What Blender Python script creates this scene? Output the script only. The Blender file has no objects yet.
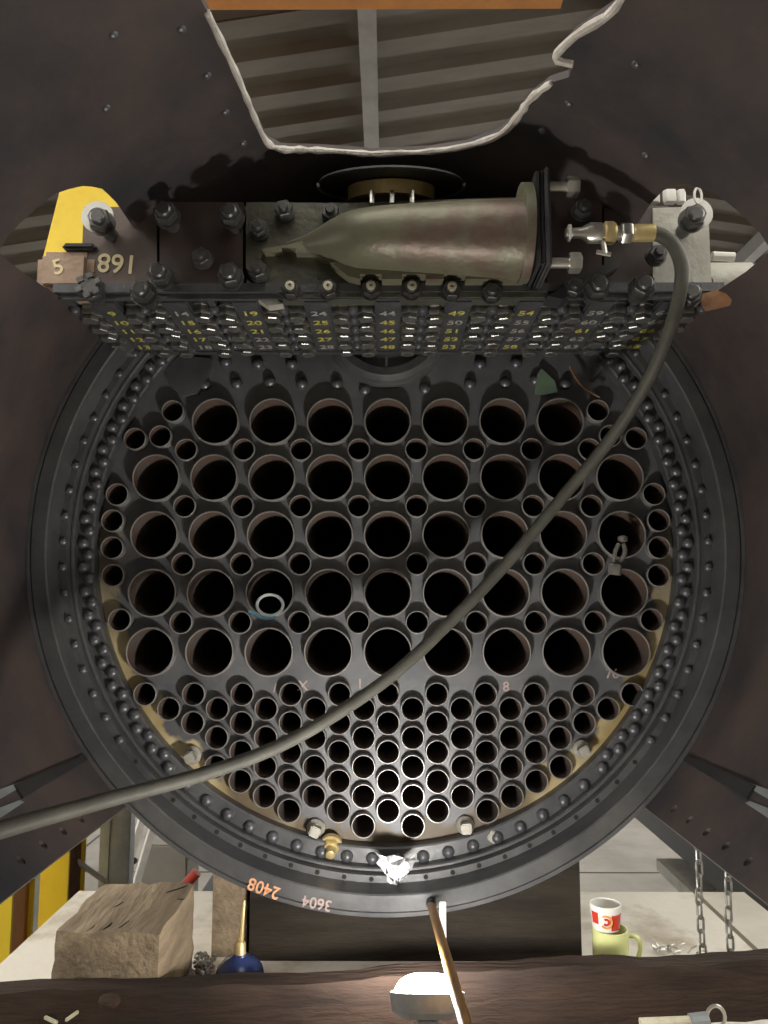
import bpy, bmesh, math, random
from mathutils import Vector, Matrix, Euler
random.seed(7)
SC = bpy.context.scene
COL = SC.collection
# ------------------------------------------------------------------ camera
F = 790.0; TILT = math.radians(6.7); YAW = math.atan(4 / 790)
cd = bpy.data.cameras.new('camera'); cam = bpy.data.objects.new('camera', cd); COL.objects.link(cam)
cd.sensor_fit = 'HORIZONTAL'; cd.sensor_width = 36; cd.lens = F / 768 * 36; cd.clip_start = .02
cam.location = (0, 0, 0); cam.rotation_euler = (math.pi / 2 + TILT, 0, YAW)
SC.camera = cam
# ------------------------------------------------------------------ light
wd = bpy.data.worlds.new('world'); SC.world = wd; wd.use_nodes = True
bg = wd.node_tree.nodes['Background']; bg.inputs[0].default_value = (1.0, .97, .9, 1); bg.inputs[1].default_value = 4.6
LAMP_STRENGTH = 500.0
SC.view_settings.view_transform = 'Standard'; SC.view_settings.look = 'None'
SC.view_settings.exposure = 0.0; SC.view_settings.gamma = 1.0; SC.view_settings.use_curve_mapping = False

# ------------------------------------------------------------------ numbers of the place (camera height is z = 0)
GROUND = -2.7; DECK = -.85
AX, AZ = -.008, .165            # boiler axis
PLATE_Y = 2.16                  # face of the tube plate
R_SHELL = .905
HB, HF = .684, 1.72             # header: underside height, front face
_t, _y = TILT, YAW
FW = Vector((-math.sin(_y) * math.cos(_t), math.cos(_y) * math.cos(_t), math.sin(_t)))
RT = Vector((math.cos(_y), math.sin(_y), 0)); UP = RT.cross(FW)
def ray(px, py): return FW + RT * ((px - 384) / F) + UP * ((512 - py) / F)
def aY(px, py, Y): r = ray(px, py); return r * (Y / r.y)
def aZ(px, py, Z): r = ray(px, py); return r * (Z / r.z)

# ------------------------------------------------------------------ materials
def mat(name, c1, c2=None, rough=.6, metal=0., scale=6., detail=6., bump=.15, bscale=None, lo=.35, hi=.65, stretch=None, emit=None, spec=.5):
    m = bpy.data.materials.new(name); m.use_nodes = True
    nt = m.node_tree; b = nt.nodes['Principled BSDF']
    b.inputs['Roughness'].default_value = rough; b.inputs['Metallic'].default_value = metal
    b.inputs['Specular IOR Level'].default_value = spec
    if emit:
        b.inputs['Base Color'].default_value = (*c1, 1)
        b.inputs['Emission Color'].default_value = (*c1, 1); b.inputs['Emission Strength'].default_value = emit
        return m
    c2 = c2 or tuple(x * .6 for x in c1)
    tc = nt.nodes.new('ShaderNodeTexCoord'); mp = nt.nodes.new('ShaderNodeMapping')
    nt.links.new(tc.outputs['Object'], mp.inputs[0])
    if stretch: mp.inputs['Scale'].default_value = stretch
    n = nt.nodes.new('ShaderNodeTexNoise'); n.inputs['Scale'].default_value = scale; n.inputs['Detail'].default_value = detail
    n.inputs['Roughness'].default_value = .65
    nt.links.new(mp.outputs[0], n.inputs['Vector'])
    r = nt.nodes.new('ShaderNodeValToRGB'); r.color_ramp.elements[0].position = lo; r.color_ramp.elements[1].position = hi
    r.color_ramp.elements[0].color = (*c1, 1); r.color_ramp.elements[1].color = (*c2, 1)
    nt.links.new(n.outputs['Fac'], r.inputs[0]); nt.links.new(r.outputs[0], b.inputs['Base Color'])
    if bump:
        n2 = nt.nodes.new('ShaderNodeTexNoise'); n2.inputs['Scale'].default_value = bscale or scale * 8; n2.inputs['Detail'].default_value = 4
        nt.links.new(mp.outputs[0], n2.inputs['Vector'])
        bu = nt.nodes.new('ShaderNodeBump'); bu.inputs['Strength'].default_value = bump; bu.inputs['Distance'].default_value = .01
        nt.links.new(n2.outputs['Fac'], bu.inputs['Height']); nt.links.new(bu.outputs[0], b.inputs['Normal'])
    return m
M = {}
M['plate'] = mat('sooty_plate_steel', (.105, .106, .112), (.17, .17, .172), .5, .35, 5, bump=.1)
M['tube'] = mat('tube_steel', (.2, .19, .18), (.32, .31, .3), .42, .5, 9, bump=.08)
M['tube_in'] = mat('rusty_tube_bore', (.10, .055, .036), (.09, .078, .07), .75, 0, 7, bump=.2)
M['ring'] = mat('ring_steel', (.08, .08, .084), (.15, .148, .146), .42, .4, 5, bump=.1)
M['rivet'] = mat('rivet_steel', (.15, .15, .16), (.1, .1, .105), .38, .5, 20, bump=.05)
M['shell'] = mat('sooty_shell_steel', (.092, .066, .058), (.032, .031, .035), .55, .15, 3.2, 8, bump=.12, bscale=30)
M['edge'] = mat('lit_torch_cut_edge', (.62, .58, .52), (.38, .34, .3), .6, .2, 18, bump=.4)
M['header'] = mat('header_cast_iron', (.05, .045, .042), (.085, .07, .06), .6, .2, 8, bump=.3)
M['under'] = mat('header_underside', (.055, .055, .058), (.09, .09, .092), .5, .3, 12, bump=.2)
M['brownplate'] = mat('oily_brown_plate', (.085, .06, .05), (.13, .1, .085), .5, .2, 6, bump=.15)
M['darkplate'] = mat('oily_dark_plate', (.045, .036, .032), (.07, .045, .038), .45, .2, 5, bump=.1)
M['oliveplate'] = mat('olive_cast_plate', (.05, .05, .034), (.09, .087, .058), .5, .2, 9, bump=.25)
M['elbow'] = mat('olive_grey_casting', (.155, .148, .098), (.13, .085, .065), .45, .3, 4, bump=.25, lo=.5, hi=.62)
M['nut'] = mat('oily_nut_steel', (.09, .088, .085), (.16, .155, .15), .35, .7, 30, bump=.1)
M['clampnut'] = mat('oily_clamp_nut', (.22, .215, .2), (.4, .39, .37), .3, .75, 35, bump=.1)
M['tuberim'] = mat('ground_tube_rim', (.5, .48, .45), (.36, .34, .32), .35, .5, 14, bump=.05)
M['brightsteel'] = mat('bright_steel', (.62, .6, .55), (.45, .43, .38), .3, .8, 20, bump=.05)
M['brass'] = mat('dull_brass', (.68, .54, .26), (.5, .38, .17), .42, .5, 12, bump=.08)
M['palebolt'] = mat('pale_brass_bolt_end', (.7, .66, .5), (.5, .46, .33), .5, .2, 30, bump=.1)
M['plugsteel'] = mat('grey_plug_steel', (.42, .4, .34), (.3, .28, .24), .5, .3, 30, bump=.1)
M['rubber'] = mat('grey_hose_rubber', (.085, .082, .066), (.06, .057, .047), .6, 0, 14, bump=.1, spec=.3)
M['chalky'] = mat('yellow_paint_mark', (.62, .56, .1), (.25, .22, .06), .8, 0, 40, bump=0)
M['chalkw'] = mat('pale_chalk_mark', (.42, .4, .35), (.16, .155, .14), .8, 0, 60, bump=0)
M['chalkp'] = mat('cream_paint_mark', (.78, .66, .4), (.6, .5, .3), .8, 0, 50, bump=0)
M['chalko'] = mat('orange_chalk_mark', (.85, .42, .2), (.6, .3, .16), .8, 0, 70, bump=0)
M['chalkpk'] = mat('faint_pink_chalk', (.5, .36, .32), (.35, .28, .26), .8, 0, 70, bump=0)
M['timber'] = mat('old_sleeper_timber', (.058, .038, .029), (.027, .02, .017), .8, 0, 3, 8, bump=.6, bscale=14, stretch=(1, 8, 8), spec=.12)
M['timber2'] = mat('weathered_block_timber', (.34, .26, .17), (.17, .125, .08), .85, 0, 4, 8, bump=.6, bscale=14, stretch=(6, 1, 6))
M['saddle'] = mat('dark_oily_timber', (.04, .033, .025), (.022, .018, .015), .8, 0, 4, 6, bump=.4, stretch=(1, 6, 6), spec=.1)
M['crack'] = mat('dark_split', (.02, .015, .01), (.03, .02, .015), .9, 0, 20, bump=0)
M['stick'] = mat('varnished_stick', (.45, .24, .07), (.3, .15, .045), .5, 0, 12, bump=.1, stretch=(4, 1, 4))
M['lampglow'] = mat('lit_led_diffuser', (1, .97, .92), emit=LAMP_STRENGTH)
M['lampbody'] = mat('grey_lamp_housing', (.3, .3, .3), (.2, .2, .2), .5, 0, 20, bump=.05)
M['deck'] = mat('ash_covered_deck', (.74, .69, .6), (.42, .35, .26), .85, 0, 3.2, 8, bump=.25, bscale=30, lo=.48, hi=.64)
M['deckpale'] = mat('pale_deck_slab', (.66, .62, .53), (.56, .52, .43), .8, 0, 4, bump=.1)
M['concrete'] = mat('shed_concrete', (.27, .248, .218), (.165, .15, .13), .9, 0, .9, 8, bump=.2, bscale=20)
M['yellow'] = mat('yellow_painted_steel', (.85, .6, .03), (.75, .5, .02), .5, 0, 9, bump=.05, lo=.5, hi=.8)
M['orange'] = mat('orange_painted_steel', (.8, .3, .03), (.65, .25, .03), .5, 0, 9, bump=.05)
M['galv'] = mat('galvanised_steel', (.36, .38, .39), (.27, .29, .3), .45, .5, 12, bump=.05)
M['white'] = mat('white_painted_steel', (.7, .68, .63), (.55, .53, .49), .5, 0, 10, bump=.05)
M['black'] = mat('black_machine_steel', (.02, .02, .021), (.035, .033, .032), .6, .2, 6, bump=.1)
M['roof'] = mat('grey_brown_roof_sheet', (.15, .132, .108), (.105, .092, .076), .7, 0, 1.5, 6, bump=.05, stretch=(1, 4, 1))
M['purlin'] = mat('galvanised_purlin', (.27, .265, .25), (.2, .195, .185), .6, .1, 5, bump=.03)
M['blue'] = mat('dark_blue_enamel', (.03, .05, .16), (.02, .03, .09), .25, .1, 10, bump=.02)
M['red'] = mat('red_handle_plastic', (.65, .08, .05), (.5, .06, .04), .5, 0, 10, bump=.02)
M['mug'] = mat('pale_yellow_green_glaze', (.66, .68, .3), (.6, .62, .27), .2, 0, 6, bump=0)
M['white_glaze'] = mat('white_glaze', (.82, .8, .74), (.78, .75, .7), .2, 0, 6, bump=0)
M['red_glaze'] = mat('red_glaze', (.6, .05, .03), (.5, .04, .03), .2, 0, 6, bump=0)
M['orange_glaze'] = mat('orange_glaze', (.8, .35, .08), (.7, .3, .07), .2, 0, 6, bump=0)
M['foil'] = mat('crumpled_foil', (.85, .85, .86), (.75, .75, .77), .35, .25, 20, bump=.6, bscale=60)
M['wirew'] = mat('white_cable', (.78, .8, .78), (.6, .68, .7), .45, 0, 30, bump=0)
M['wireb'] = mat('blue_cable', (.2, .5, .7), (.15, .4, .6), .45, 0, 30, bump=0)
M['chain'] = mat('grey_chain_steel', (.4, .39, .36), (.25, .24, .22), .4, .7, 30, bump=.05)
M['greenplate'] = mat('faded_green_plate', (.16, .24, .16), (.1, .15, .1), .6, 0, 12, bump=.1)
M['rust'] = mat('rust_scale', (.3, .15, .07), (.16, .08, .045), .85, 0, 12, bump=.5)
M['rustpale'] = mat('pale_rusty_casting', (.42, .31, .23), (.3, .2, .14), .8, 0, 9, bump=.4)
M['palecast'] = mat('pale_and_daylit_casting', (.4, .39, .33), (.3, .28, .24), .6, .1, 9, bump=.2)  # pale grey; also carries the daylight on the header's right end

# tube plate: ochre scale deposited round the lower rim, ragged edge (a stain of its own shape)
def plate_material():
    m = M['plate']; nt = m.node_tree; b = nt.nodes['Principled BSDF']
    base = b.inputs['Base Color'].links[0].from_socket
    N = nt.nodes.new; L = nt.links.new
    tc = N('ShaderNodeTexCoord'); sep = N('ShaderNodeSeparateXYZ'); L(tc.outputs['Object'], sep.inputs[0])
    def math_(op, a, c=None, d=None):
        n = N('ShaderNodeMath'); n.operation = op
        for i, v in enumerate((a, c, d)):
            if v is None: continue
            if isinstance(v, (int, float)): n.inputs[i].default_value = v
            else: L(v, n.inputs[i])
        return n.outputs[0]
    x2 = math_('MULTIPLY', sep.outputs[0], sep.outputs[0]); z2 = math_('MULTIPLY', sep.outputs[2], sep.outputs[2])
    r = math_('SQRT', math_('ADD', x2, z2))
    no = N('ShaderNodeTexNoise'); no.inputs['Scale'].default_value = 13; no.inputs['Detail'].default_value = 6; L(tc.outputs['Object'], no.inputs['Vector'])
    rr = math_('ADD', r, math_('MULTIPLY', math_('SUBTRACT', no.outputs['Fac'], .5), .17))
    low = N('ShaderNodeMapRange'); L(sep.outputs[2], low.inputs[0]); low.inputs[1].default_value = .12; low.inputs[2].default_value = -.3
    w = N('ShaderNodeMapRange'); L(rr, w.inputs[0]); w.inputs[1].default_value = .735; w.inputs[2].default_value = .752
    fac = math_('MULTIPLY', w.outputs[0], low.outputs[0])
    cr = N('ShaderNodeValToRGB'); cr.color_ramp.elements[0].color = (.34, .25, .10, 1); cr.color_ramp.elements[1].color = (.55, .45, .26, 1)
    cr.color_ramp.elements[0].position = .35; cr.color_ramp.elements[1].position = .65
    n3 = N('ShaderNodeTexNoise'); n3.inputs['Scale'].default_value = 7; L(tc.outputs['Object'], n3.inputs['Vector']); L(n3.outputs['Fac'], cr.inputs[0])
    ab = math_('ADD', math_('ABSOLUTE', sep.outputs[0]), math_('MULTIPLY', math_('SUBTRACT', n3.outputs['Fac'], .5), .5))
    bt = N('ShaderNodeMapRange'); L(ab, bt.inputs[0]); bt.inputs[1].default_value = .46; bt.inputs[2].default_value = .30
    oc_ = N('ShaderNodeMix'); oc_.data_type = 'RGBA'; L(bt.outputs[0], oc_.inputs[0]); L(cr.outputs[0], oc_.inputs[6]); oc_.inputs[7].default_value = (.13, .095, .055, 1)
    mx = N('ShaderNodeMix'); mx.data_type = 'RGBA'; L(fac, mx.inputs[0]); L(base, mx.inputs[6]); L(oc_.outputs[2], mx.inputs[7])
    L(mx.outputs[2], b.inputs['Base Color'])
    inv = math_('SUBTRACT', 1.0, fac); L(math_('MULTIPLY', inv, .35), b.inputs['Metallic'])
plate_material()

# ------------------------------------------------------------------ geometry helpers
WL = {}      # world location of every object with children
class MB:
    def __init__(s): s.v = []; s.f = []
    def add(s, vs, fs, mx=None):
        o = len(s.v)
        s.v += [tuple(mx @ Vector(p)) if mx else tuple(p) for p in vs]
        s.f += [tuple(i + o for i in f) for f in fs]; return s
    def box(s, c, d, mx=None):
        x, y, z = (q / 2 for q in d)
        vs = [Vector(c) + Vector((a * x, b * y, e * z)) for a in (-1, 1) for b in (-1, 1) for e in (-1, 1)]
        return s.add(vs, [(0, 1, 3, 2), (4, 6, 7, 5), (0, 4, 5, 1), (2, 3, 7, 6), (0, 2, 6, 4), (1, 5, 7, 3)], mx)
    def rbox(s, c, d, r, mx=None):                       # box with chamfered edges
        bm = bmesh.new(); bmesh.ops.create_cube(bm, size=1)
        for v in bm.verts: v.co = Vector((v.co.x * d[0], v.co.y * d[1], v.co.z * d[2])) + Vector(c)
        bmesh.ops.bevel(bm, geom=bm.edges[:], offset=r, segments=2, affect='EDGES')
        bm.verts.index_update(); vs = [v.co.copy() for v in bm.verts]; fs = [tuple(v.index for v in f.verts) for f in bm.faces]; bm.free()
        return s.add(vs, fs, mx)
    def prism(s, poly, a, b, ax='y', mx=None):           # poly in (x,z) between y=a..b, or (x,y) between z, or (y,z) between x
        def p3(p, t):
            return (p[0], t, p[1]) if ax == 'y' else ((p[0], p[1], t) if ax == 'z' else (t, p[0], p[1]))
        n = len(poly)
        vs = [p3(p, a) for p in poly] + [p3(p, b) for p in poly]
        fs = [tuple(range(n))[::-1], tuple(range(n, 2 * n))] + [(i, (i + 1) % n, n + (i + 1) % n, n + i) for i in range(n)]
        return s.add(vs, fs, mx)
    def lathe(s, prof, seg=24, mx=None, cap=True):       # profile [(r, t)] about local z
        vs = []; fs = []
        for r, t in prof:
            for k in range(seg):
                a = 2 * math.pi * k / seg; vs.append((r * math.cos(a), r * math.sin(a), t))
        for i in range(len(prof) - 1):
            for k in range(seg):
                k2 = (k + 1) % seg; fs.append((i * seg + k, i * seg + k2, (i + 1) * seg + k2, (i + 1) * seg + k))
        if cap:
            if prof[0][0] > 1e-6: fs.append(tuple(range(seg))[::-1])
            if prof[-1][0] > 1e-6: fs.append(tuple(range((len(prof) - 1) * seg, len(prof) * seg)))
        return s.add(vs, fs, mx)
    def tube(s, pts, r, seg=10, closed=False, cap=True):
        pts = [Vector(p) for p in pts]; n = len(pts); rs = r if isinstance(r, (list, tuple)) else [r] * n
        up = Vector((0, 0, 1)); vs = []; fs = []; prev = None
        for i, p in enumerate(pts):
            if closed: t = pts[(i + 1) % n] - pts[i - 1]
            else: t = pts[min(i + 1, n - 1)] - pts[max(i - 1, 0)]
            t.normalize()
            if prev is None:
                u = up if abs(t.z) < .9 else Vector((1, 0, 0)); a = (u - t * u.dot(t)).normalized()
            else: a = (prev - t * prev.dot(t)).normalized()
            prev = a; b = t.cross(a)
            for k in range(seg):
                q = 2 * math.pi * k / seg; vs.append(p + (a * math.cos(q) + b * math.sin(q)) * rs[i])
        m = n if closed else n - 1
        for i in range(m):
            j = (i + 1) % n
            for k in range(seg):
                k2 = (k + 1) % seg; fs.append((i * seg + k, i * seg + k2, j * seg + k2, j * seg + k))
        if not closed and cap: fs += [tuple(range(seg))[::-1], tuple(range((n - 1) * seg, n * seg))]
        return s.add(vs, fs)
    def mesh(s, name, material=None, sharp=35):
        me = bpy.data.meshes.new(name); me.from_pydata([tuple(v) for v in s.v], [], s.f)
        bm = bmesh.new(); bm.from_mesh(me); bmesh.ops.recalc_face_normals(bm, faces=bm.faces[:]); bm.to_mesh(me); bm.free()
        for p in me.polygons: p.use_smooth = True
        me.set_sharp_from_angle(angle=math.radians(sharp))
        if material: me.materials.append(M[material])
        return me
    def build(s, name, material, parent=None, origin=None, sharp=35):
        vs = [Vector(v) for v in s.v]
        if origin is None:
            lo = [min(v[i] for v in vs) for i in range(3)]; hi = [max(v[i] for v in vs) for i in range(3)]
            origin = Vector(((lo[0] + hi[0]) / 2, (lo[1] + hi[1]) / 2, lo[2]))
        origin = Vector(origin); s.v = [tuple(v - origin) for v in vs]
        return put(name, s.mesh(name, material, sharp), parent, Matrix.Translation(origin))
def put(name, me, parent=None, mx=None):
    o = bpy.data.objects.new(name, me); COL.objects.link(o)
    mx = mx or Matrix.Identity(4)
    if parent: o.parent = parent; o.matrix_local = Matrix.Translation(-WL[parent.name]) @ mx
    else: o.matrix_local = mx
    WL[o.name] = mx.to_translation() if not parent else mx.to_translation()
    return o
def tag(o, label, cat, group=None):
    o['label'] = label; o['category'] = cat
    if group: o['group'] = group
    return o
def thing(name, loc, label, cat, group=None):
    o = bpy.data.objects.new(name, None); COL.objects.link(o); o.location = loc; o.empty_display_size = .05
    WL[o.name] = Vector(loc); return tag(o, label, cat, group)
def struct(o): o['kind'] = 'structure'; return o
def smooth_path(pts, n=10):
    P = [Vector(p) for p in pts]; out = []
    for i in range(len(P) - 1):
        p0 = P[max(i - 1, 0)]; p1 = P[i]; p2 = P[i + 1]; p3 = P[min(i + 2, len(P) - 1)]
        for k in range(n):
            t = k / n
            out.append(.5 * ((2 * p1) + (-p0 + p2) * t + (2 * p0 - 5 * p1 + 4 * p2 - p3) * t * t + (-p0 + 3 * p1 - 3 * p2 + p3) * t ** 3))
    out.append(P[-1]); return out
def T(*p): return Matrix.Translation(Vector(p))
FRONT = Matrix.Rotation(math.pi / 2, 4, 'X')          # local +z  ->  world -y (towards the viewer)
TOX = Matrix.Rotation(math.pi / 2, 4, 'Y')            # local +z  ->  world +x
DOWN = Matrix.Rotation(math.pi, 4, 'X')
def hexprof(mb, r, h, z0=0, mx=None, ch=.1):
    mb.lathe([(r * (1 - ch), z0), (r, z0 + h * .15), (r, z0 + h * .85), (r * (1 - ch), z0 + h)], 6, mx); return mb
def text_mesh(s, size, material):
    cu = bpy.data.curves.new('mark', 'FONT'); cu.body = s; cu.size = size; cu.align_x = 'CENTER'; cu.align_y = 'CENTER'; cu.extrude = .0006; cu.offset = size * .012
    ob = bpy.data.objects.new('mark', cu); COL.objects.link(ob)
    dg = bpy.context.evaluated_depsgraph_get(); me = bpy.data.meshes.new_from_object(ob.evaluated_get(dg)); me.name = 'mark'
    bpy.data.objects.remove(ob); bpy.data.curves.remove(cu)
    me.materials.clear(); me.materials.append(M[material]); return me

# ================================================================== THE SETTING
mb = MB(); mb.box((0, 5, GROUND - .1), (30, 34, .2)); floor = struct(mb.build('floor', 'concrete', origin=(0, 0, GROUND)))
for (a, b) in [((-15, 4.6), (15, 4.6)), ((-15, 8.4), (15, 8.4)), ((-3.4, -12), (-3.4, 22)), ((3.6, -12), (3.6, 22)), ((-7, -12), (-7, 22))]:
    j = MB(); j.box(((a[0] + b[0]) / 2, (a[1] + b[1]) / 2, GROUND + .001), (max(abs(a[0] - b[0]), .025), max(abs(a[1] - b[1]), .025), .004)); j.build('floor_joint', 'crack', floor)
# gable roof of profiled sheets; ridges run down the slopes, purlins run along the shed
RIDGE = 3.55; SLOPE = math.tan(math.radians(9)); HALFW = 8.0; PITCH = .33
ceil = bpy.data.objects.new('ceiling', None); COL.objects.link(ceil); ceil.location = (0, 0, RIDGE); WL['ceiling'] = Vector((0, 0, RIDGE)); struct(ceil)
RX = 1.6
def sheet_mesh(x0, x1):
    prof = [(0, 0), (.14, 0), (.18, .045), (.29, .045), (.33, 0)]
    ys = []
    for k in range(3): ys += [(p[0] + k * PITCH, p[1]) for p in prof[(0 if k == 0 else 1):]]
    ys.append((PITCH * 3 + .06, 0))
    m = MB(); vs = []; fs = []; n = len(ys)
    for off in (0, .006):
        for x in (x0, x1):
            for (y, z) in ys: vs.append((x, y, z - abs(x) * SLOPE + off))
    for i in range(n - 1):
        fs.append((i, i + 1, n + i + 1, n + i)); fs.append((2 * n + i, 3 * n + i, 3 * n + i + 1, 2 * n + i + 1))
    fs += [(0, n, 3 * n, 2 * n), (n - 1, 2 * n - 1, 4 * n - 1, 3 * n - 1)]
    m.add(vs, fs); return m.mesh('roof_sheet', 'roof', 20)
# unseen roof openings added to send daylight onto the deck and casting
BAYS = [(-9.6, -8.0), (-8.0, -4.4), (-4.4, 0), (0, 1.5), (1.5, 5.2), (5.2, 6.4)]
for q_, (x0, x1) in enumerate(BAYS):
    me = sheet_mesh(x0, x1)
    for i in range(-9, 14):
        if (q_ in (1, 4) and -3 <= i <= 4) or (q_ in (2, 3) and i in (-1, 0)): continue
        put('roof_sheet', me, ceil, T(RX, i * PITCH * 3, RIDGE + (i % 2) * .012))
for x in (-5.5, -3.7, -1.85, -.11, 1.62, 3.3, 5.2):
    z = RIDGE - abs(x - RX) * SLOPE - .085
    m = MB(); m.box((x, 3, z), (.06, 26, .15)); m.box((x, 3, z - .075), (.1, 26, .014)); m.build('purlin', 'purlin', ceil)
for s_ in (-1, 1):                                   # low side cladding under the eaves leaves a daylight strip
    w = MB(); x = s_ * 8.3
    n = 100; pts = []
    for i in range(n + 1):
        y = -12 + i * 34 / n; pts.append((x + (.03 if i % 2 else 0), y))
    vs = [(a, b, GROUND) for a, b in pts] + [(a, b, .8) for a, b in pts]
    fs = [(i, i + 1, n + 2 + i, n + 1 + i) for i in range(n)]
    w.add(vs, fs); w.add([(v[0] + s_ * .02, v[1], v[2]) for v in vs], fs)
    struct(w.build('wall_left' if s_ < 0 else 'wall_right', 'roof'))
w = MB(); w.box((0, -6.5, .4), (18, .1, 6.2)); struct(w.build('wall_front_blocker', 'roof'))  # unseen wall added behind the camera to keep front daylight out
g = thing('crane_girder', (-.85, 2.73, 2.34), 'orange overhead crane girder crossing above the chimney opening', 'crane girder')
mb = MB(); mb.box((-.85, 2.73, 2.34), (3.06, .26, .02)); mb.build('bottom_flange', 'orange', g)
mb = MB(); mb.box((-.85, 2.73, 2.53), (3.06, .03, .36)); mb.build('web', 'orange', g)
mb = MB(); mb.box((-.85, 2.73, 2.72), (3.06, .26, .02)); mb.build('top_flange', 'orange', g)

# ================================================================== BOILER: tube plate, ring, shell
boiler = thing('locomotive_boiler', (AX, PLATE_Y, AZ - .92), 'sooty locomotive boiler end with riveted smokebox shell and tube plate full of tubes', 'boiler')
RP = .157
ZR = [.503 - i * RP for i in range(5)]
flues = [(k * .1585 - .001, ZR[0]) for k in range(-3, 4)] + [(k * .1585 - .001, ZR[i]) for i in range(1, 5) for k in range(-4, 5)]
RL, RS = .0655, .0315
fires = [((k + .5) * .1585 - .001, (ZR[i] + ZR[i + 1]) / 2) for i in range(4) for k in range(-4, 4)]
edge = [(.690, .455), (.620, .462), (.588, .533), (.733, .300), (.743, .228), (.741, .154), (.736, .079), (.713, -.040)]
fires += [(s * x - .008, z) for x, z in edge for s in (-1, 1)]
cnt = {0: 5, 1: 5, 2: 5, 3: 4, 4: 5, 5: 4, 6: 4, 7: 3, 8: 2, 9: 1, 10: 1}
for k in range(-10, 11):
    for j in range(cnt[abs(k)]):
        fires.append((k * .0646, -.2355 - (.038 if k % 2 else 0) - j * .0745))
# plate with real holes
bm = bmesh.new(); E = []
def loop(cx, cz, r, n):
    vs = [bm.verts.new((cx + r * math.cos(2 * math.pi * i / n), 0, cz + r * math.sin(2 * math.pi * i / n))) for i in range(n)]
    for i in range(n): E.append(bm.edges.new((vs[i], vs[(i + 1) % n])))
    return vs
outer = loop(0, 0, .80, 128)
for x, z in flues: loop(x - AX, z - AZ, RL - .001, 36)
for x, z in fires: loop(x - AX, z - AZ, RS - .001, 22)
bmesh.ops.triangle_fill(bm, use_beauty=True, use_dissolve=False, edges=E)
bmesh.ops.recalc_face_normals(bm, faces=bm.faces[:])
if bm.faces[0].normal.y > 0: bmesh.ops.reverse_faces(bm, faces=bm.faces[:])
bmesh.ops.extrude_edge_only(bm, edges=[])
geom = bmesh.ops.extrude_face_region(bm, geom=bm.faces[:])
front = [e for e in geom['geom'] if isinstance(e, bmesh.types.BMVert)]
for v in front: v.co.y -= 0.0
back = [v for v in bm.verts if v not in set(front)]
for v in back: v.co.y += .022
bmesh.ops.recalc_face_normals(bm, faces=bm.faces[:])
me = bpy.data.meshes.new('tube_plate'); bm.to_mesh(me); bm.free(); me.materials.append(M['plate'])
tplate = put('tube_plate', me, boiler, T(AX, PLATE_Y, AZ))
def tube_mesh(r, wall, prot, seg, name):
    m = MB(); L_ = .55
    # local +z points to the viewer; z = 0 at the plate face
    m.lathe([(r, -L_), (r, prot - .003), (r - .0015, prot), (r - wall + .001, prot), (r - wall, prot - .003)], seg, cap=False)
    me = m.mesh(name, 'tube', 40)
    i = MB(); i.lathe([(r - wall, prot - .003), (r - wall - .0005, prot - .03), (r - wall - .0005, -L_)], seg, cap=False)
    o = len(me.vertices)
    m2 = MB(); m2.v = [tuple(v.co) for v in me.vertices]; m2.f = [tuple(p.vertices) for p in me.polygons]; nf = len(m2.f)
    m2.add(i.v, [tuple(reversed(f)) for f in i.f])
    out = bpy.data.meshes.new(name); out.from_pydata(m2.v, [], m2.f)
    out.materials.append(M['tube']); out.materials.append(M['tube_in']); out.materials.append(M['tuberim'])
    for k, p in enumerate(out.polygons): p.use_smooth = True; p.material_index = 1 if k >= nf else (2 if abs(p.normal.z) > .3 else 0)
    out.set_sharp_from_angle(angle=math.radians(40)); return out
mL = tube_mesh(RL, .0045, .030, 40, 'flue_tube'); mS = tube_mesh(RS, .0035, .026, 24, 'fire_tube')
for x, z in flues: put('flue_tube', mL, tplate, T(x, PLATE_Y, z) @ FRONT)
for x, z in fires: put('fire_tube', mS, tplate, T(x, PLATE_Y, z) @ FRONT)

# square plugs low on the plate, one brass
pm = MB(); pm.rbox((0, 0, .035), (.027, .027, .03), .003); pm.lathe([(.024, 0), (.024, .012), (.016, .02), (.016, .025)], 16); pm = pm.mesh('plug', 'plugsteel')
for px, py, rz in [(190, 757, .5), (315, 831, -.4), (466, 828, .05), (584, 751, .5), (493, 836, .9)]:
    p = aY(px, py, PLATE_Y - .035); put('square_plug', pm, tplate, T(p.x, PLATE_Y, p.z) @ FRONT @ Matrix.Rotation(rz, 4, 'Z'))
bp = MB(); hexprof(bp, .022, .016, .012); bp.lathe([(.028, 0), (.028, .012)], 20); bp.lathe([(.014, .028), (.012, .05), (.008, .052)], 14)
p = aY(331, 845, PLATE_Y - .04); put('brass_plug', bp.mesh('brass_plug', 'brass'), tplate, T(p.x, PLATE_Y - .02, p.z) @ FRONT @ Matrix.Rotation(.35, 4, 'X'))
# row of blank studs above the tubes and the dry pipe flange
sm = MB(); sm.lathe([(.017, 0), (.017, .006), (.013, .013), (.006, .017), (0, .018)], 16); sm = sm.mesh('stay_end', 'rivet')
for px, py in [(205, 385), (237, 384), (270, 382), (302, 384), (337, 384), (365, 390), (425, 389), (470, 384), (505, 383), (535, 380), (565, 384), (226, 362), (258, 364), (292, 364), (480, 364), (516, 363)]:
    p = aY(px, py, PLATE_Y); put('stay_end', sm, tplate, T(p.x, PLATE_Y, p.z) @ FRONT)
dz = .785
d = MB(); d.lathe([(0, .03), (.13, .03), (.135, .045), (.158, .05), (.165, .04), (.17, .03), (.178, .028), (.182, .02), (.182, 0)], 56, cap=False)
d.box((0, -.08, .036), (.008, .15, .014))
df = put('dry_pipe_flange', d.mesh('dry_pipe_flange', 'ring'), tplate, T(AX + .004, PLATE_Y, dz) @ FRONT)
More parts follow.
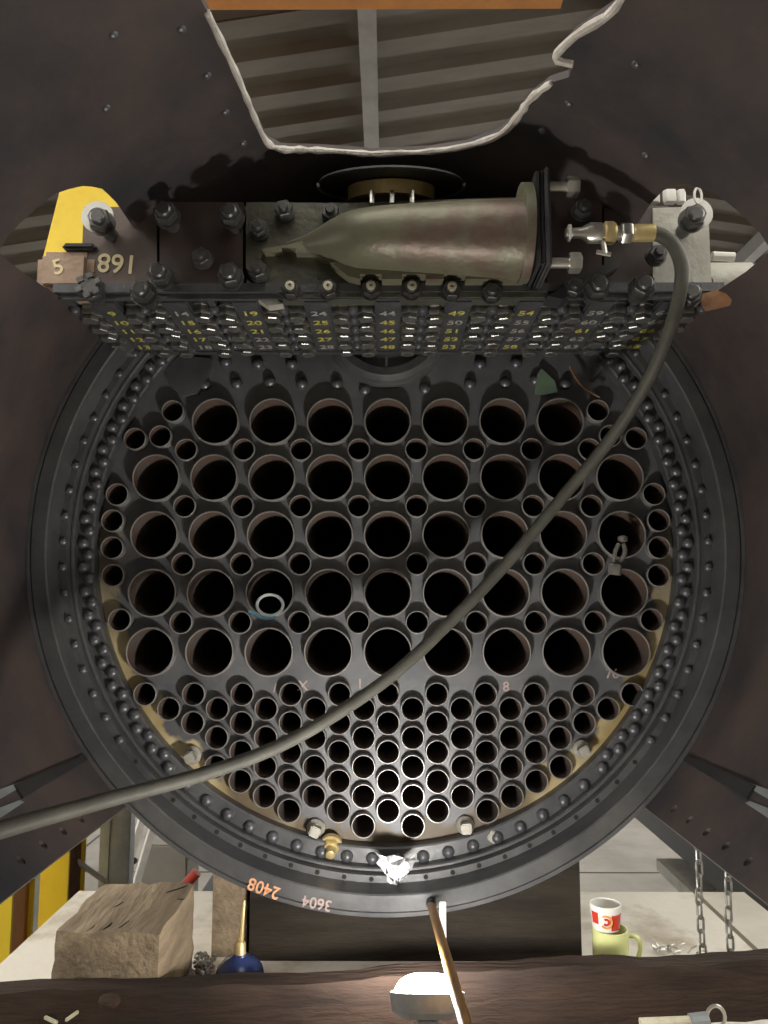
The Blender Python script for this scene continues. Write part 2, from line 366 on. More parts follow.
gp = MB(); gp.prism([(-.03, -.03), (.035, -.025), (.028, .01), (-.008, .045), (-.02, .03)], 0, .006, 'z')
p = aY(545, 384, PLATE_Y - .02); put('green_tag_plate', gp.mesh('green_tag_plate', 'greenplate'), tplate, T(p.x, PLATE_Y - .012, p.z) @ FRONT)
cg = MB(); cg.prism([(-.045, -.03), (-.01, -.055), (.03, -.05), (.06, .0), (.07, .05), (-.02, .06), (-.06, .02)], 0, .02, 'z')
p = aY(186, 376, PLATE_Y - .02); put('blank_flange', cg.mesh('blank_flange', 'ring'), tplate, T(p.x, PLATE_Y, p.z) @ FRONT)
rw = MB(); rw.tube(smooth_path([aY(*q, PLATE_Y - .03) for q in [(570, 366), (576, 378), (586, 389), (600, 397)]], 6), .0035, 8)
rw.build('stiff_wire', 'rust', tplate)
sp = MB(); sp.tube([aY(603, 364, 2.02), aY(592, 380, 2.12)], .008, 8); sp.build('stay_rod', 'nut', tplate)

# chalk ticks under the flues
for px, py, s in [(275, 688, '/'), (303, 686, 'X'), (360, 684, '1'), (398, 690, '1'), (506, 687, '8'), (612, 674, '76')]:
    p = aY(px, py, PLATE_Y); put('chalk_mark', text_mesh(s, .036, 'chalkpk'), tplate, T(p.x, PLATE_Y - .001, p.z) @ FRONT)

# ring (turned profile about the boiler axis, local z to the viewer)
def yy(Y): return PLATE_Y - Y
prof = [(.785, yy(2.162)), (.785, yy(2.122)), (.789, yy(2.118)), (.825, yy(2.118)), (.826, yy(2.092)), (.829, yy(2.088)), (.834, yy(2.088)), (.836, yy(2.092)), (.836, yy(2.062)), (.853, yy(2.062)),
        (.853, yy(1.984)), (.856, yy(1.98)), (.890, yy(1.98)), (.891, yy(1.986)), (.894, yy(1.986)), (.895, yy(1.98)), (.904, yy(1.98)), (.906, yy(1.985)), (.906, yy(2.3))]
rg = MB(); rg.lathe(prof, 160, cap=False)
ring = put('front_ring', rg.mesh('front_ring', 'ring', 30), boiler, T(AX, PLATE_Y, AZ) @ FRONT)
WL[ring.name] = Vector((AX, PLATE_Y, AZ))
def put_ring(name, me, ang, r, Y, extra=Matrix.Identity(4)):     # ang from straight down, clockwise seen from the front
    x = AX + r * math.sin(ang); z = AZ - r * math.cos(ang)
    o = bpy.data.objects.new(name, me); COL.objects.link(o); o.parent = ring
    o.matrix_local = (T(AX, PLATE_Y, AZ) @ FRONT).inverted() @ (T(x, Y, z) @ FRONT @ extra); return o
def rivet_mesh(r, h, name):
    m = MB(); m.lathe([(r, 0)] + [(r * math.cos(a), h * math.sin(a)) for a in (.35, .7, 1.05, 1.35)] + [(0, h)], 14); return m.mesh(name, 'rivet', 60)
rv1 = rivet_mesh(.0165, .0165, 'rivet'); rv2 = rivet_mesh(.012, .011, 'rivet')
NR = 78
for i in range(NR):
    a = 2 * math.pi * (i + .5) / NR; d_ = abs((a + math.pi) % (2 * math.pi) - math.pi)
    put_ring('rivet', rv1, a, .812, 2.118)
    a2 = a + math.pi / NR; d2 = abs((a2 + math.pi) % (2 * math.pi) - math.pi)
    if d2 > math.radians(46): put_ring('rivet', rv1, a2, .797, 2.118)
    if d_ > math.radians(50): put_ring('rivet', rv2, a, .8445, 2.062)
hole = MB(); hole.lathe([(.006, 0), (.006, .002)], 8); hole = hole.mesh('empty_rivet_hole', 'crack')
for i in range(NR):
    a = 2 * math.pi * (i + .5) / NR; d_ = abs((a + math.pi) % (2 * math.pi) - math.pi)
    if d_ <= math.radians(50): put_ring('empty_rivet_hole', hole, a, .8445, 2.062)
def ring_text(s, size, px, py, material):
    p = aY(px, py, 1.98); ang = math.atan2(p.x - AX, AZ - p.z)
    o = bpy.data.objects.new('chalk_number', text_mesh(s, size, material)); COL.objects.link(o); o.parent = ring
    o.matrix_local = (T(AX, PLATE_Y, AZ) @ FRONT).inverted() @ (T(p.x, 1.9795, p.z) @ FRONT @ Matrix.Rotation(math.pi + ang, 4, 'Z'))
ring_text('2408', .040, 264, 888, 'chalko'); ring_text('3604', .036, 317, 903, 'chalkpk')

# barrel behind
b_ = MB(); b_.lathe([(.905, yy(2.28)), (.905, yy(4.4)), (.2, yy(4.4)), (0, yy(4.4))], 64, cap=False)
put('barrel', b_.mesh('barrel', 'shell'), boiler, T(AX, PLATE_Y, AZ) @ FRONT)

# smokebox shell: cylinder open at the bottom, cut for chimney and steam pipes
def bool_cut(me, cutters):
    o = bpy.data.objects.new('tmp', me); COL.objects.link(o); cs = []
    for c in cutters:
        co = bpy.data.objects.new('cut', c); COL.objects.link(co); cs.append(co)
        md = o.modifiers.new('b', 'BOOLEAN'); md.operation = 'DIFFERENCE'; md.object = co; md.solver = 'EXACT'
    dg = bpy.context.evaluated_depsgraph_get(); dg.update(); out = bpy.data.meshes.new_from_object(o.evaluated_get(dg))
    for c in cs: bpy.data.objects.remove(c)
    bpy.data.objects.remove(o); return out
A0 = math.radians(136); NS = 96; Y0, Y1 = .55, 2.06; TH = .014
vs = []; fs = []
ysl = [Y0 + (Y1 - Y0) * i / 12 for i in range(13)]
def cylp(a, r): return (AX + r * math.sin(a), AZ + r * math.cos(a))
for r in (R_SHELL, R_SHELL + TH):
    for y in ysl:
        for i in range(NS + 1):
            a = -A0 + 2 * A0 * i / NS; x, z = cylp(a, r); vs.append((x, y, z))
w = NS + 1; h = len(ysl); o2 = w * h
for j in range(h - 1):
    for i in range(NS):
        q = (j * w + i, j * w + i + 1, (j + 1) * w + i + 1, (j + 1) * w + i); fs.append(q); fs.append(tuple(o2 + k for k in reversed(q)))
for j in range(h - 1):
    for i in (0, NS):
        q = (j * w + i, (j + 1) * w + i, o2 + (j + 1) * w + i, o2 + j * w + i); fs.append(q if i else tuple(reversed(q)))
for i in range(NS):
    for j in (0, h - 1):
        q = (j * w + i, o2 + j * w + i, o2 + j * w + i + 1, j * w + i + 1); fs.append(q if j else tuple(reversed(q)))
sh = MB(); sh.add(vs, fs); shm = sh.mesh('smokebox_shell', 'shell')
chim = [(-.312, 1.253), (-.294, 1.414), (-.285, 1.53), (-.272, 1.655), (-.245, 1.70), (-.203, 1.72), (-.12, 1.75), (-.042, 1.772), (.03, 1.768), (.1, 1.753), (.18, 1.71), (.248, 1.638), (.275, 1.56), (.289, 1.496), (.318, 1.43), (.345, 1.40), (.345, 1.36), (.312, 1.36), (.335, 1.29), (.377, 1.207), (.38, 1.1), (.34, .95), (.2, .84), (0, .8), (-.2, .84), (-.32, .98), (-.325, 1.15)]
cc = MB(); cc.prism(chim, .8, 1.4, 'z'); cutters = [cc.mesh('c')]
for s_ in (-1, 1):
    # rounded steam pipe opening: outline in (Y, angle)
    ol = [(1.70, 54.4), (1.56, 55.3), (1.455, 55.5), (1.448, 53), (1.452, 50), (1.462, 45.5), (1.50, 42), (1.545, 40.2), (1.62, 39.6), (1.85, 39.6), (1.93, 44), (1.95, 50), (1.95, 52), (1.85, 52.8)]
    q = MB(); n = len(ol); V = []
    for r in (.8, 1.05):
        for y, a in ol: x, z = cylp(s_ * math.radians(a), r); V.append((x, y, z))
    q.add(V, [tuple(range(n)), tuple(reversed(range(n, 2 * n)))] + [(i, (i + 1) % n, n + (i + 1) % n, n + i) for i in range(n)])
    cutters.append(q.mesh('c'))
# bolt holes along the lower cut edges
def hole_cut(Y, a, r):
    q = MB(); x, z = cylp(a, R_SHELL)
    d = Vector((math.sin(a), 0, math.cos(a))); mx = T(x, Y, z) @ d.to_track_quat('Z', 'X').to_matrix().to_4x4()
    q.lathe([(r, -.05), (r, .05)], 12, mx); return q.mesh('c')
for s_ in (-1, 1):
    for k in range(14): cutters.append(hole_cut(1.86 - k * .093, s_ * math.radians(133.6), .0105))
shm = bool_cut(shm, cutters)
for p in shm.polygons: p.use_smooth = True
shm.set_sharp_from_angle(angle=math.radians(35)); shm.materials.clear(); shm.materials.append(M['shell'])
shell = put('smokebox_shell', shm, boiler, Matrix.Identity(4)); shell.name = 'smokebox_shell'
WL[shell.name] = Vector((0, 0, 0))
def on_shell(x, y, off=0):
    r = R_SHELL - off; return Vector((x, y, AZ + math.sqrt(max(r * r - (x - AX) ** 2, 0))))
ce = MB(); cpts = smooth_path([on_shell(x, y, .001) for x, y in chim[:15]], 4)
ce.tube(cpts, [.0075 + .0022 * random.uniform(-1, 1) for _ in cpts], 8)
cpts = smooth_path([on_shell(x, y, .001) for x, y in chim[16:22]], 4); ce.tube(cpts, [.0075 + .002 * random.uniform(-1, 1) for _ in cpts], 8)
ce.build('lit_torch_cut_edge', 'edge', shell)  # pale bead on the cut, its lit look put into the colour
# dark strips and pale patches along the lower sides
for s_ in (-1, 1):
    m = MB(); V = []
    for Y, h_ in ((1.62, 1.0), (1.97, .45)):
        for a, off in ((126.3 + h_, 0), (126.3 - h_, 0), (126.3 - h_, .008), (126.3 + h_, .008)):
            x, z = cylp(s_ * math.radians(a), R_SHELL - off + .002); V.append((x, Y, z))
    m.add(V, [(0, 1, 2, 3), (7, 6, 5, 4), (0, 4, 5, 1), (1, 5, 6, 2), (2, 6, 7, 3), (3, 7, 4, 0)]); m.build('dark_strip', 'black', shell)
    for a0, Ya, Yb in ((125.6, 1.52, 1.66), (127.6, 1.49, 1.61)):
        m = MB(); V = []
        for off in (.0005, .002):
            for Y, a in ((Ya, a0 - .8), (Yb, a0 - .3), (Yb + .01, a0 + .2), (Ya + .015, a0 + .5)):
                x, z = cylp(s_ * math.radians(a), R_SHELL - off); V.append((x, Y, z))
        m.add(V, [(0, 1, 2, 3), (7, 6, 5, 4), (0, 4, 5, 1), (1, 5, 6, 2), (2, 6, 7, 3), (3, 7, 4, 0)]); m.build('pale_patch', 'galv', shell)
# scattered rivets on the shell
rv3 = rivet_mesh(.009, .006, 'shell_rivet')
for x, Y in [(-.36, 1.27), (-.345, 1.40), (-.335, 1.52), (-.32, 1.64), (.36, 1.47), (.33, 1.58), (.44, 1.30), (-.46, 1.22), (.52, 1.5), (-.52, 1.36)]:
    z = AZ + math.sqrt(R_SHELL ** 2 - (x - AX) ** 2); d = Vector((AX - x, 0, AZ - z))
    put('shell_rivet', rv3, shell, T(x, Y, z) @ d.to_track_quat('Z', 'Y').to_matrix().to_4x4())

# ================================================================== SUPERHEATER HEADER
hd = thing('superheater_header', (0, HF + .2, HB), 'dark cast superheater header with rows of clamp nuts, hung above the tubes', 'header')
def H(px, py, Y=HF): p = aY(px, py, Y); return (p.x, p.z)
m = MB(); m.prism([(-.75, .716), (.75, .716), (.75, .745), (.665, .86), (.655, .925), (-.655, .925), (-.665, .86), (-.75, .745)], HF + .03, 2.10, 'y'); m.build('body', 'header', hd)
m = MB(); m.box((0, HF + .01, .709), (1.51, .05, .02)); m.build('ledge', 'under', hd)
m = MB(); m.box((0, HF + .0, .694), (1.49, .012, .016)); m.build('ledge', 'under', hd)
m = MB(); m.box((0, 2.09, .70), (1.45, .03, .034)); m.build('ledge', 'under', hd)
P0 = .163
# underside strips, nuts and bosses
for k in range(-4, 5):
    m = MB(); m.rbox((k * P0, 1.905, .70), (.062, .36, .034), .004); st = m.build('number_strip', 'under', hd)
nums = {-4: '9 10 11 12 13', -3: '14 15 16 17 18', -2: '19 20 21 22 23', -1: '24 25 26 27 28', 0: '44 45 46 47 48', 1: '49 50 51 52 53', 2: '54 55 56 57 58', 3: '59 60 61 62 63', 4: '64 65 66 67 68'}
for k, s in nums.items():
    for j, t in enumerate(s.split()):
        y = 1.798 + j * .061
        mk = 'chalky' if random.random() < .55 else 'chalkw'
        put('painted_number', text_mesh(t, .039, mk), hd, T(k * P0, y, HB - .0015) @ DOWN)
nm = MB(); hexprof(nm, .024, .022, .016); nm.lathe([(.026, .008), (.026, .016)], 14); nm.lathe([(.0115, 0), (.0115, .046), (.009, .05)], 10); hexprof(nm, .02, .012, .038); nm = nm.mesh('clamp_nut', 'clampnut')
bs = MB(); bs.lathe([(.013, 0), (.0125, .008), (.008, .014), (0, .016)], 10); bs = bs.mesh('boss', 'rivet')
for k in range(-5, 5):
    c = (k + .5) * P0
    m = MB(); m.box((c, 1.905, .704), (.016, .36, .026)); m.build('divider_strip', 'under', hd)
    for j in range(5):
        y = 1.800 + j * .064
        put('boss', bs, hd, T(c, y - .02, .691) @ DOWN)
        for s_ in (-1, 1):
            if abs(c + s_ * .0295) > .735: continue
            put('clamp_nut', nm, hd, T(c + s_ * .0295, y, .715 + random.uniform(-.003, .003)) @ DOWN @ Matrix.Rotation(random.uniform(0, 1), 4, 'Z'))
# front plates
def plate(pix, Y, th, name, material, bev=.004):
    m = MB(); m.prism([H(px, py, Y) for px, py in pix], Y, Y + th, 'y'); return m.build(name, material, hd)
plate([(84, 207), (157, 207), (157, 291), (80, 291)], HF + .005, .03, 'cover_plate', 'brownplate')
plate([(159.5, 202), (243, 202), (243, 294), (159.5, 294)], HF - .005, .04, 'cover_plate', 'darkplate')
cpl = plate([(246, 202), (345, 203), (520, 197), (545, 195), (545, 297), (283, 297), (246, 268)], HF - .012, .05, 'casting_plate', 'oliveplate')
plate([(547, 178), (602, 178), (602, 292), (547, 292)], HF + .005, .03, 'cover_plate', 'darkplate')
plate([(604, 208), (652, 208), (652, 291), (604, 291)], HF + .01, .02, 'cover_plate', 'darkplate')
plate([(653, 208), (708, 206), (712, 291), (653, 291)], HF + .006, .03, 'cover_plate', 'palecast')  # pale tone stands in for daylight on the outer part of the plate
m = MB(); m.prism([H(247, 280), H(283, 304), H(268, 306), H(247, 292)], HF - .002, HF + .03, 'y'); m.build('corner_gusset', 'palecast', hd)
m = MB(); m.prism([H(545, 301), H(615, 262), H(615, 272), H(560, 304)], HF - .03, HF + .03, 'y'); m.build('corner_gusset', 'black', hd)
# end lugs that reach through the steam pipe openings
m = MB(); m.rbox((-.735, HF + .07, .752), (.13, .17, .10), .018); le = m.build('end_lug', 'rustpale', hd)
m = MB(); m.rbox((-.705, HF + .005, .812), (.075, .03, .016), .006); m.build('end_rib', 'black', hd)
m = MB(); m.lathe([(.055, 0), (.055, .16), (.045, .175)], 24, T(.70, HF + .10, .757) @ TOX); m.build('end_lug', 'palecast', hd)  # daylight on this end is put into its pale colour
m = MB(); m.tube([aY(712, 256, HF + .1), aY(734, 257, HF + .1)], .011, 10); m.build('pipe_stub', 'white', hd)
m = MB(); m.tube([aY(735, 287, HF + .06), aY(757, 287, HF + .06)], .011, 10); m.build('pipe_stub', 'white', hd)
m = MB(); m.tube(smooth_path([aY(706, 302, HF), aY(735, 295, HF - .05), aY(775, 288, HF - .1)], 5), [.022] * 11, 8); m.build('rusty_bracket', 'rust', hd)
# studs towards the viewer
def stud_mesh(L_, r, nr, nh, mname, material, seg=6, washer=True):
    m = MB(); m.lathe([(r, 0), (r, L_), (r * .8, L_ + .004)], 14)
    hexprof(m, nr, nh, L_ - nh - .006)
    if washer: m.lathe([(nr * 1.12, L_ - nh - .011), (nr * 1.12, L_ - nh - .006)], 16)
    return m.mesh(mname, material)
long_s = stud_mesh(.085, .0165, .026, .026, 'long_stud', 'nut'); short_s = stud_mesh(.04, .011, .021, .02, 'short_stud', 'nut')
pale_b = stud_mesh(.034, .012, .021, .02, 'casting_bolt', 'nut')
tipm = MB(); tipm.lathe([(.0105, 0), (.0105, .004), (.004, .005), (.004, .003)], 14); tipm = tipm.mesh('bolt_end', 'palebolt')
def stud(px, py, me, L_, tip=False, name='stud', Y=HF):
    p = aY(px, py, Y - L_); o = put(name, me, hd, T(p.x, Y, p.z) @ FRONT @ Matrix.Rotation(random.uniform(0, 1), 4, 'Z'))
    if tip:
        c = bpy.data.objects.new('bolt_end', tipm); COL.objects.link(c); c.parent = o; c.matrix_local = T(0, 0, L_ + .001)
    return o
for px, py in [(157, 270), (163, 209), (229, 210), (228, 271), (139, 288), (693, 291), (646, 282), (600, 283)]: stud(px, py, long_s, .085, name='long_stud')
for px, py in [(97, 216), (697, 213)]: stud(px, py, long_s, .085, name='long_stud')
cm = MB(); hexprof(cm, .03, .03, .03); cm.lathe([(.018, 0), (.018, .07)], 14)
for k in range(6):
    a = k * math.pi / 3; cm.box((.022 * math.cos(a), .022 * math.sin(a), .066), (.014, .012, .014), None)
cm = cm.mesh('castle_nut', 'nut'); stud(88, 285, cm, .07, name='castle_nut')
for px, py in [(257, 225), (257, 267), (283, 206), (585, 205), (576, 284), (660, 251), (200, 254), (330, 209)]: stud(px, py, short_s, .04, name='short_stud', Y=HF - .01)
for px, py in [(290, 286), (328, 286), (371, 286), (412, 286), (452, 287), (493, 289)]: stud(px, py, pale_b, .034, px < 460, 'casting_bolt', HF - .012)
wr = MB(); wr.lathe([(.021, 0), (.036, 0), (.036, .006), (.021, .006), (.021, 0)], 24, cap=False)
for px, py in [(97, 216), (697, 213)]:
    p = aY(px, py, HF - .052); put('bright_washer', wr.mesh('bright_washer', 'white'), hd, T(p.x, HF - .045, p.z) @ FRONT)
p = aY(698, 196, HF - .07); lp = MB(); lp.tube([Vector((p.x + .008 * math.sin(a), HF - .07, p.z + .018 * math.cos(a))) for a in [2 * math.pi * k / 16 for k in range(16)]], .003, 6, closed=True); lp.build('split_pin', 'white', hd)
m = MB()
for px in (640, 655, 668, 672, 681):
    q = aY(px, 203, HF + .05); hexprof(m, .012, .03, 0, T(q.x, q.y, q.z))
m.build('nut_row', 'white', hd)
# painted marks
p = H(117, 262); put('painted_number', text_mesh('168', .062, 'chalkp'), hd, T(p[0], HF + .0035, p[1]) @ FRONT @ Matrix.Rotation(math.pi - .06, 4, 'Z'))
p = aY(87, 277, HF + .0); put('painted_number', text_mesh('5', .05, 'chalkp'), hd, T(-.745, HF - .0165, .757) @ FRONT @ Matrix.Rotation(.3, 4, 'Z'))
# steam pipe casting (elbow)
secs = [(286, 246, 4, .010), (302, 244, 9, .018), (317, 241, 15, .032), (330, 238, 21, .050), (342, 236, 26, .066), (356, 234.5, 29, .079), (374, 233.5, 31, .087), (400, 233, 33, .092), (430, 233, 35, .095), (470, 233, 38, .10), (505, 233.5, 40, .104), (522, 233.5, 41, .106)]
YC = HF - .055; seg = 28; m = MB(); V = []; Fc = []
for i, (px, py, hp, ry) in enumerate(secs):
    f_ = min(1, i / 5); yc = HF - .005 - .05 * f_
    c = aY(px, py, yc - ry * .4); rz = hp / F * (yc - ry * .4)
    for k in range(seg):
        a = 2 * math.pi * k / seg; cz = math.cos(a); cy = math.sin(a)
        zz = math.copysign(abs(cz) ** .8, cz) * rz; V.append((c.x, yc - cy * ry, c.z + zz))
for i in range(len(secs) - 1):
    for k in range(seg):
        k2 = (k + 1) % seg; Fc.append((i * seg + k, i * seg + k2, (i + 1) * seg + k2, (i + 1) * seg + k))
Fc += [tuple(range(seg)), tuple(range((len(secs) - 1) * seg, len(secs) * seg))]
m.add(V, Fc); m.build('steam_pipe_casting', 'elbow', hd, sharp=60)
# foot web of the casting with its scalloped bolt pockets
m = MB(); web = [(262, 250), (290, 245), (345, 232), (345, 264), (322, 260), (312, 254), (296, 254), (296, 249), (282, 249), (282, 253), (264, 253)]
m.prism([H(a, b, HF - .03) for a, b in web], HF - .035, HF, 'y'); m.build('casting_web', 'elbow', hd)
m = MB(); foot = [(330, 262), (525, 264), (525, 279), (466, 279), (466, 274), (444, 274), (444, 279), (426, 279), (426, 274), (402, 274), (402, 279), (382, 279), (382, 274), (360, 274), (360, 279), (348, 276)]
m.prism([H(a, b, HF - .05) for a, b in foot], HF - .05, HF, 'y'); m.build('casting_foot', 'elbow', hd)
# end flange and blanking plate
cf = aY(528, 234, HF - .06); cx0 = cf.x - .012
fl = MB(); fl.lathe([(.09, -.012), (.106, -.008), (.106, .012), (.09, .014)], 40, T(cx0, HF - .06, cf.z) @ TOX); fl.build('pipe_flange', 'elbow', hd)
fl = MB(); fl.rbox((cx0 + .024, HF - .06, cf.z), (.016, .17, .222), .008); fl.build('joint_plate', 'black', hd)
fl = MB(); fl.rbox((cx0 + .04, HF - .06, cf.z), (.012, .17, .222), .005); fl.build('blanking_plate', 'under', hd)
bb = MB(); bb.lathe([(.011, 0), (.011, .045)], 14); hexprof(bb, .022, .026, .040); bb = bb.mesh('flange_bolt', 'brightsteel')
for dz_, dy in [(.076, -.06), (-.094, -.06)]: put('flange_bolt', bb, hd, T(cx0 + .045, HF - .06 + dy, cf.z + dz_) @ TOX @ Matrix.Rotation(.4, 4, 'Z'))
# brass ring and cast flange on top of the header
cb = aY(391, 187, 1.80)
CB = Matrix.Translation(cb) @ Matrix.Rotation(math.radians(17), 4, 'X')
m = MB(); m.lathe([(.083, -.034), (.105, -.034), (.105, -.004), (.083, -.004), (.083, -.034)], 48, CB, cap=False); m.build('brass_ring', 'brass', hd)
m = MB(); m.lathe([(.08, 0), (.172, 0), (.176, .004), (.172, .009), (.08, .009), (.08, 0)], 48, CB, cap=False); tf = m.build('top_flange', 'black', hd)  # black colour holds the darkness around the flange
m = MB(); m.tube([CB @ Vector((.175 * math.cos(a), .175 * math.sin(a), 0)) for a in [-.15 + (math.pi + .3) * k / 30 for k in range(31)]], .0045, 6); m.build('lit_flange_lip', 'palecast', hd)  # pale half lip painted in as the lit far rim
m = MB(); m.lathe([(.084, -.09), (.084, .01)], 40, CB); m.build('neck', 'black', hd)
for px in (372, 392, 412):
    q = aY(px, 196, 1.70); m = MB(); m.tube([(q.x, q.y, q.z + .012), (q.x, q.y, q.z - .018)], .006, 8); m.build('set_screw', 'brightsteel', hd)

# ================================================================== HOSE
hose = thing('test_hose', (0, 1.6, .2), 'long grey rubber hose with metal coupling hanging diagonally across the tubes', 'hose')
hp = [(648, 233, 1.60), (662, 236, 1.60), (675, 248, 1.60), (682, 272, 1.60), (676, 310, 1.62), (661, 352, 1.68), (640, 394, 1.76), (608, 442, 1.86), (560, 500, 1.94), (505, 565, 1.97), (450, 622, 1.96), (395, 673, 1.92), (330, 718, 1.86), (270, 750, 1.80), (200, 775, 1.70), (110, 799, 1.54), (0, 830, 1.32), (-80, 856, 1.16), (-170, 890, .98)]
pts = smooth_path([aY(*q) for q in hp], 8); m = MB(); m.tube(pts, .0150, 14); m.build('rubber_hose', 'rubber', hose)
c0 = aY(648, 233, 1.60)
m = MB(); cy = Matrix.Translation(c0) @ TOX @ Matrix.Rotation(math.pi, 4, 'X')
m.lathe([(.0185, -.012), (.0185, .03), (.015, .034)], 20, cy); m.build('ferrule', 'brass', hose)
m = MB(); hexprof(m, .023, .022, .036, cy); m.lathe([(.015, .03), (.015, .075)], 16, cy); m.build('coupling_nut', 'brightsteel', hose)
m = MB(); m.lathe([(.020, .07), (.024, .076), (.024, .092), (.019, .096)], 20, cy); m.build('coupling_sleeve', 'brass', hose)
m = MB(); m.lathe([(.019, .096), (.022, .1), (.022, .125), (.012, .142), (.011, .175)], 20, cy); m.build('coupling_body', 'brightsteel', hose)
m = MB(); m.lathe([(.018, .165), (.018, .170)], 20, cy); m.build('nipple_washer', 'white', hose)
v0 = c0 + Vector((-.098, -.005, -.02)); m = MB(); m.tube([v0, v0 + Vector((.004, 0, -.03))], .006, 8); m.tube([v0 + Vector((-.014, 0, -.024)), v0 + Vector((.016, 0, -.03))], .005, 8); m.build('bleed_cock', 'brightsteel', hose)

# ================================================================== BITS IN THE TUBES
lp = thing('cable_loop', aY(268, 612, PLATE_Y - .03), 'small loop of white cable hanging out of a large flue tube', 'cable')
ringp = [aY(270 + 13 * math.cos(a), 605 - 10.5 * math.sin(a), PLATE_Y - .075 + .012 * math.sin(a)) for a in [2 * math.pi * k / 20 for k in range(20)]]
m = MB(); m.tube(ringp, .0042, 8, closed=True); m.build('white_loop', 'wirew', lp)
m = MB(); m.tube(smooth_path([aY(*q) for q in [(249, 611, PLATE_Y - .08), (256, 615, PLATE_Y - .082), (265, 618, PLATE_Y - .085), (276, 617, PLATE_Y - .085)]], 5), .0045, 8); m.build('loop_tail', 'wireb', lp)
ft = thing('tube_fitting', aY(616, 571, PLATE_Y - .06), 'shiny steel forked fitting hanging between two flue tubes beside the shell', 'fitting')
m = MB(); q = aY(615, 568, PLATE_Y - .08); hexprof(m, .018, .028, -.018, T(*q) @ Matrix.Rotation(.15, 4, 'Y')); m.build('hex_end', 'brightsteel', ft)
for dx in (-5, 5):
    m = MB(); m.tube(smooth_path([aY(617 + dx * .6, 562, PLATE_Y - .08), aY(620 + dx, 552, PLATE_Y - .08), aY(621 + dx * .5, 544, PLATE_Y - .075)], 4), .006, 8); m.build('fork_prong', 'brightsteel', ft)
m = MB(); q = aY(622.5, 539, PLATE_Y - .07); m.lathe([(.004, -.01), (.013, -.006), (.013, .006), (.004, .01)], 12, T(*q)); m.build('top_knob', 'brightsteel', ft)
fo = MB(); rnd = random.Random(3)
c = aY(396, 867, 2.03); n = 9; V = []; Fc = []
for j in range(n):
    for i in range(n):
        u = i / (n - 1) - .5; v = j / (n - 1) - .5
        sx = .10 * (1 - .55 * max(0, .5 - (v + .5)))
        V.append((c.x + u * sx * (1 - .5 * (.5 - v)) + rnd.uniform(-.008, .008), c.y - .02 + rnd.uniform(-.018, .018), c.z + v * .06 - .006 + .02 * abs(u) + rnd.uniform(-.008, .008)))
o_ = len(V); V += [(a, b + .004, z - .001) for a, b, z in V]
for j in range(n - 1):
    for i in range(n - 1):
        q = (j * n + i, j * n + i + 1, (j + 1) * n + i + 1, (j + 1) * n + i); Fc.append(q); Fc.append(tuple(k + o_ for k in reversed(q)))
fo.add(V, Fc); tag(fo.build('foil_scrap', 'foil', sharp=10), 'crumpled silver foil scrap lying at the bottom of the riveted ring', 'foil')

# ================================================================== DECK, TIMBERS
m = MB(); m.box((-.01, 1.70, DECK - .012), (1.83, 1.55, .024)); struct(m.build('floor', 'deck'))
m = MB(); m.box((.99, 1.70, DECK - .012), (.14, 1.55, .024)); struct(m.build('floor', 'deckpale'))
for s_ in (-1, 1):
    m = MB(); m.box((s_ * .55, 2.2, (GROUND + DECK) / 2 - .012), (.05, 3.6, DECK - GROUND - .03)); tag(m.build('frame_plate', 'black'), 'black steel frame plate under the deck on the side of the ' + ('yellow columns' if s_ < 0 else 'machine frame'), 'frame', 'locomotive frame plates')
# timber saddle under the ring
def saddle(x0, x1, y0, y1, name, material, label):
    poly = [(x0, DECK)] + [(x1, DECK)]
    for i in range(21):
        x = x1 + (x0 - x1) * i / 20; poly.append((x, AZ - math.sqrt(.909 ** 2 - (x - AX) ** 2)))
    m = MB(); m.prism(poly, y0, y1, 'y'); return tag(m.build(name, material), label, 'timber')
saddle(-.335, .465, 2.01, 2.30, 'timber_saddle', 'saddle', 'wide dark oily timber saddle under the boiler ring')
saddle(-.43, -.345, 2.03, 2.28, 'timber_packer', 'timber2', 'narrow brown timber packer between wide saddle and sleeper block')
# sleeper block
def rough_block(c, d, seed, name, material, parent, nx=8, nz=4, ny=6, amp=.004):
    bm = bmesh.new(); bmesh.ops.create_cube(bm, size=1)
    bmesh.ops.subdivide_edges(bm, edges=bm.edges[:], cuts=7, use_grid_fill=True); rn = random.Random(seed)
    for v in bm.verts:
        k = sum(abs(abs(q) - .5) < 1e-4 for q in v.co)
        s = 1 - (.012 if k >= 2 else 0)
        v.co = Vector((v.co.x * d[0] * s, v.co.y * d[1] * s, v.co.z * d[2] * s)) + Vector([rn.uniform(-amp, amp) for _ in range(3)]) + Vector(c)
    m = MB(); bm.verts.index_update(); m.add([v.co.copy() for v in bm.verts], [tuple(v.index for v in f.verts) for f in bm.faces]); bm.free()
    return m.build(name, material, parent, sharp=50)
blk = thing('sleeper_block', (-.575, 1.82, DECK), 'thick sawn sleeper block with split top beside the boiler ring', 'timber block')
bk = rough_block((-.565, 1.815, DECK + .098), (.215, .29, .196), 5, 'block', 'timber2', blk)
for a, b_ in [((-.51, 1.90), (-.47, 1.945)), ((-.49, 1.85), (-.455, 1.86)), ((-.60, 1.80), (-.585, 1.87)), ((-.55, 1.70), (-.54, 1.76)), ((-.58, 1.69), (-.575, 1.73)), ((-.61, 1.68), (-.605, 1.72))]:
    m = MB(); zt = DECK + .1945; m.tube([(a[0], a[1], zt), ((a[0] + b_[0]) / 2 + .004, (a[1] + b_[1]) / 2, zt), (b_[0], b_[1], zt)], [.0008, .0022, .0005], 6); m.build('split', 'crack', blk)
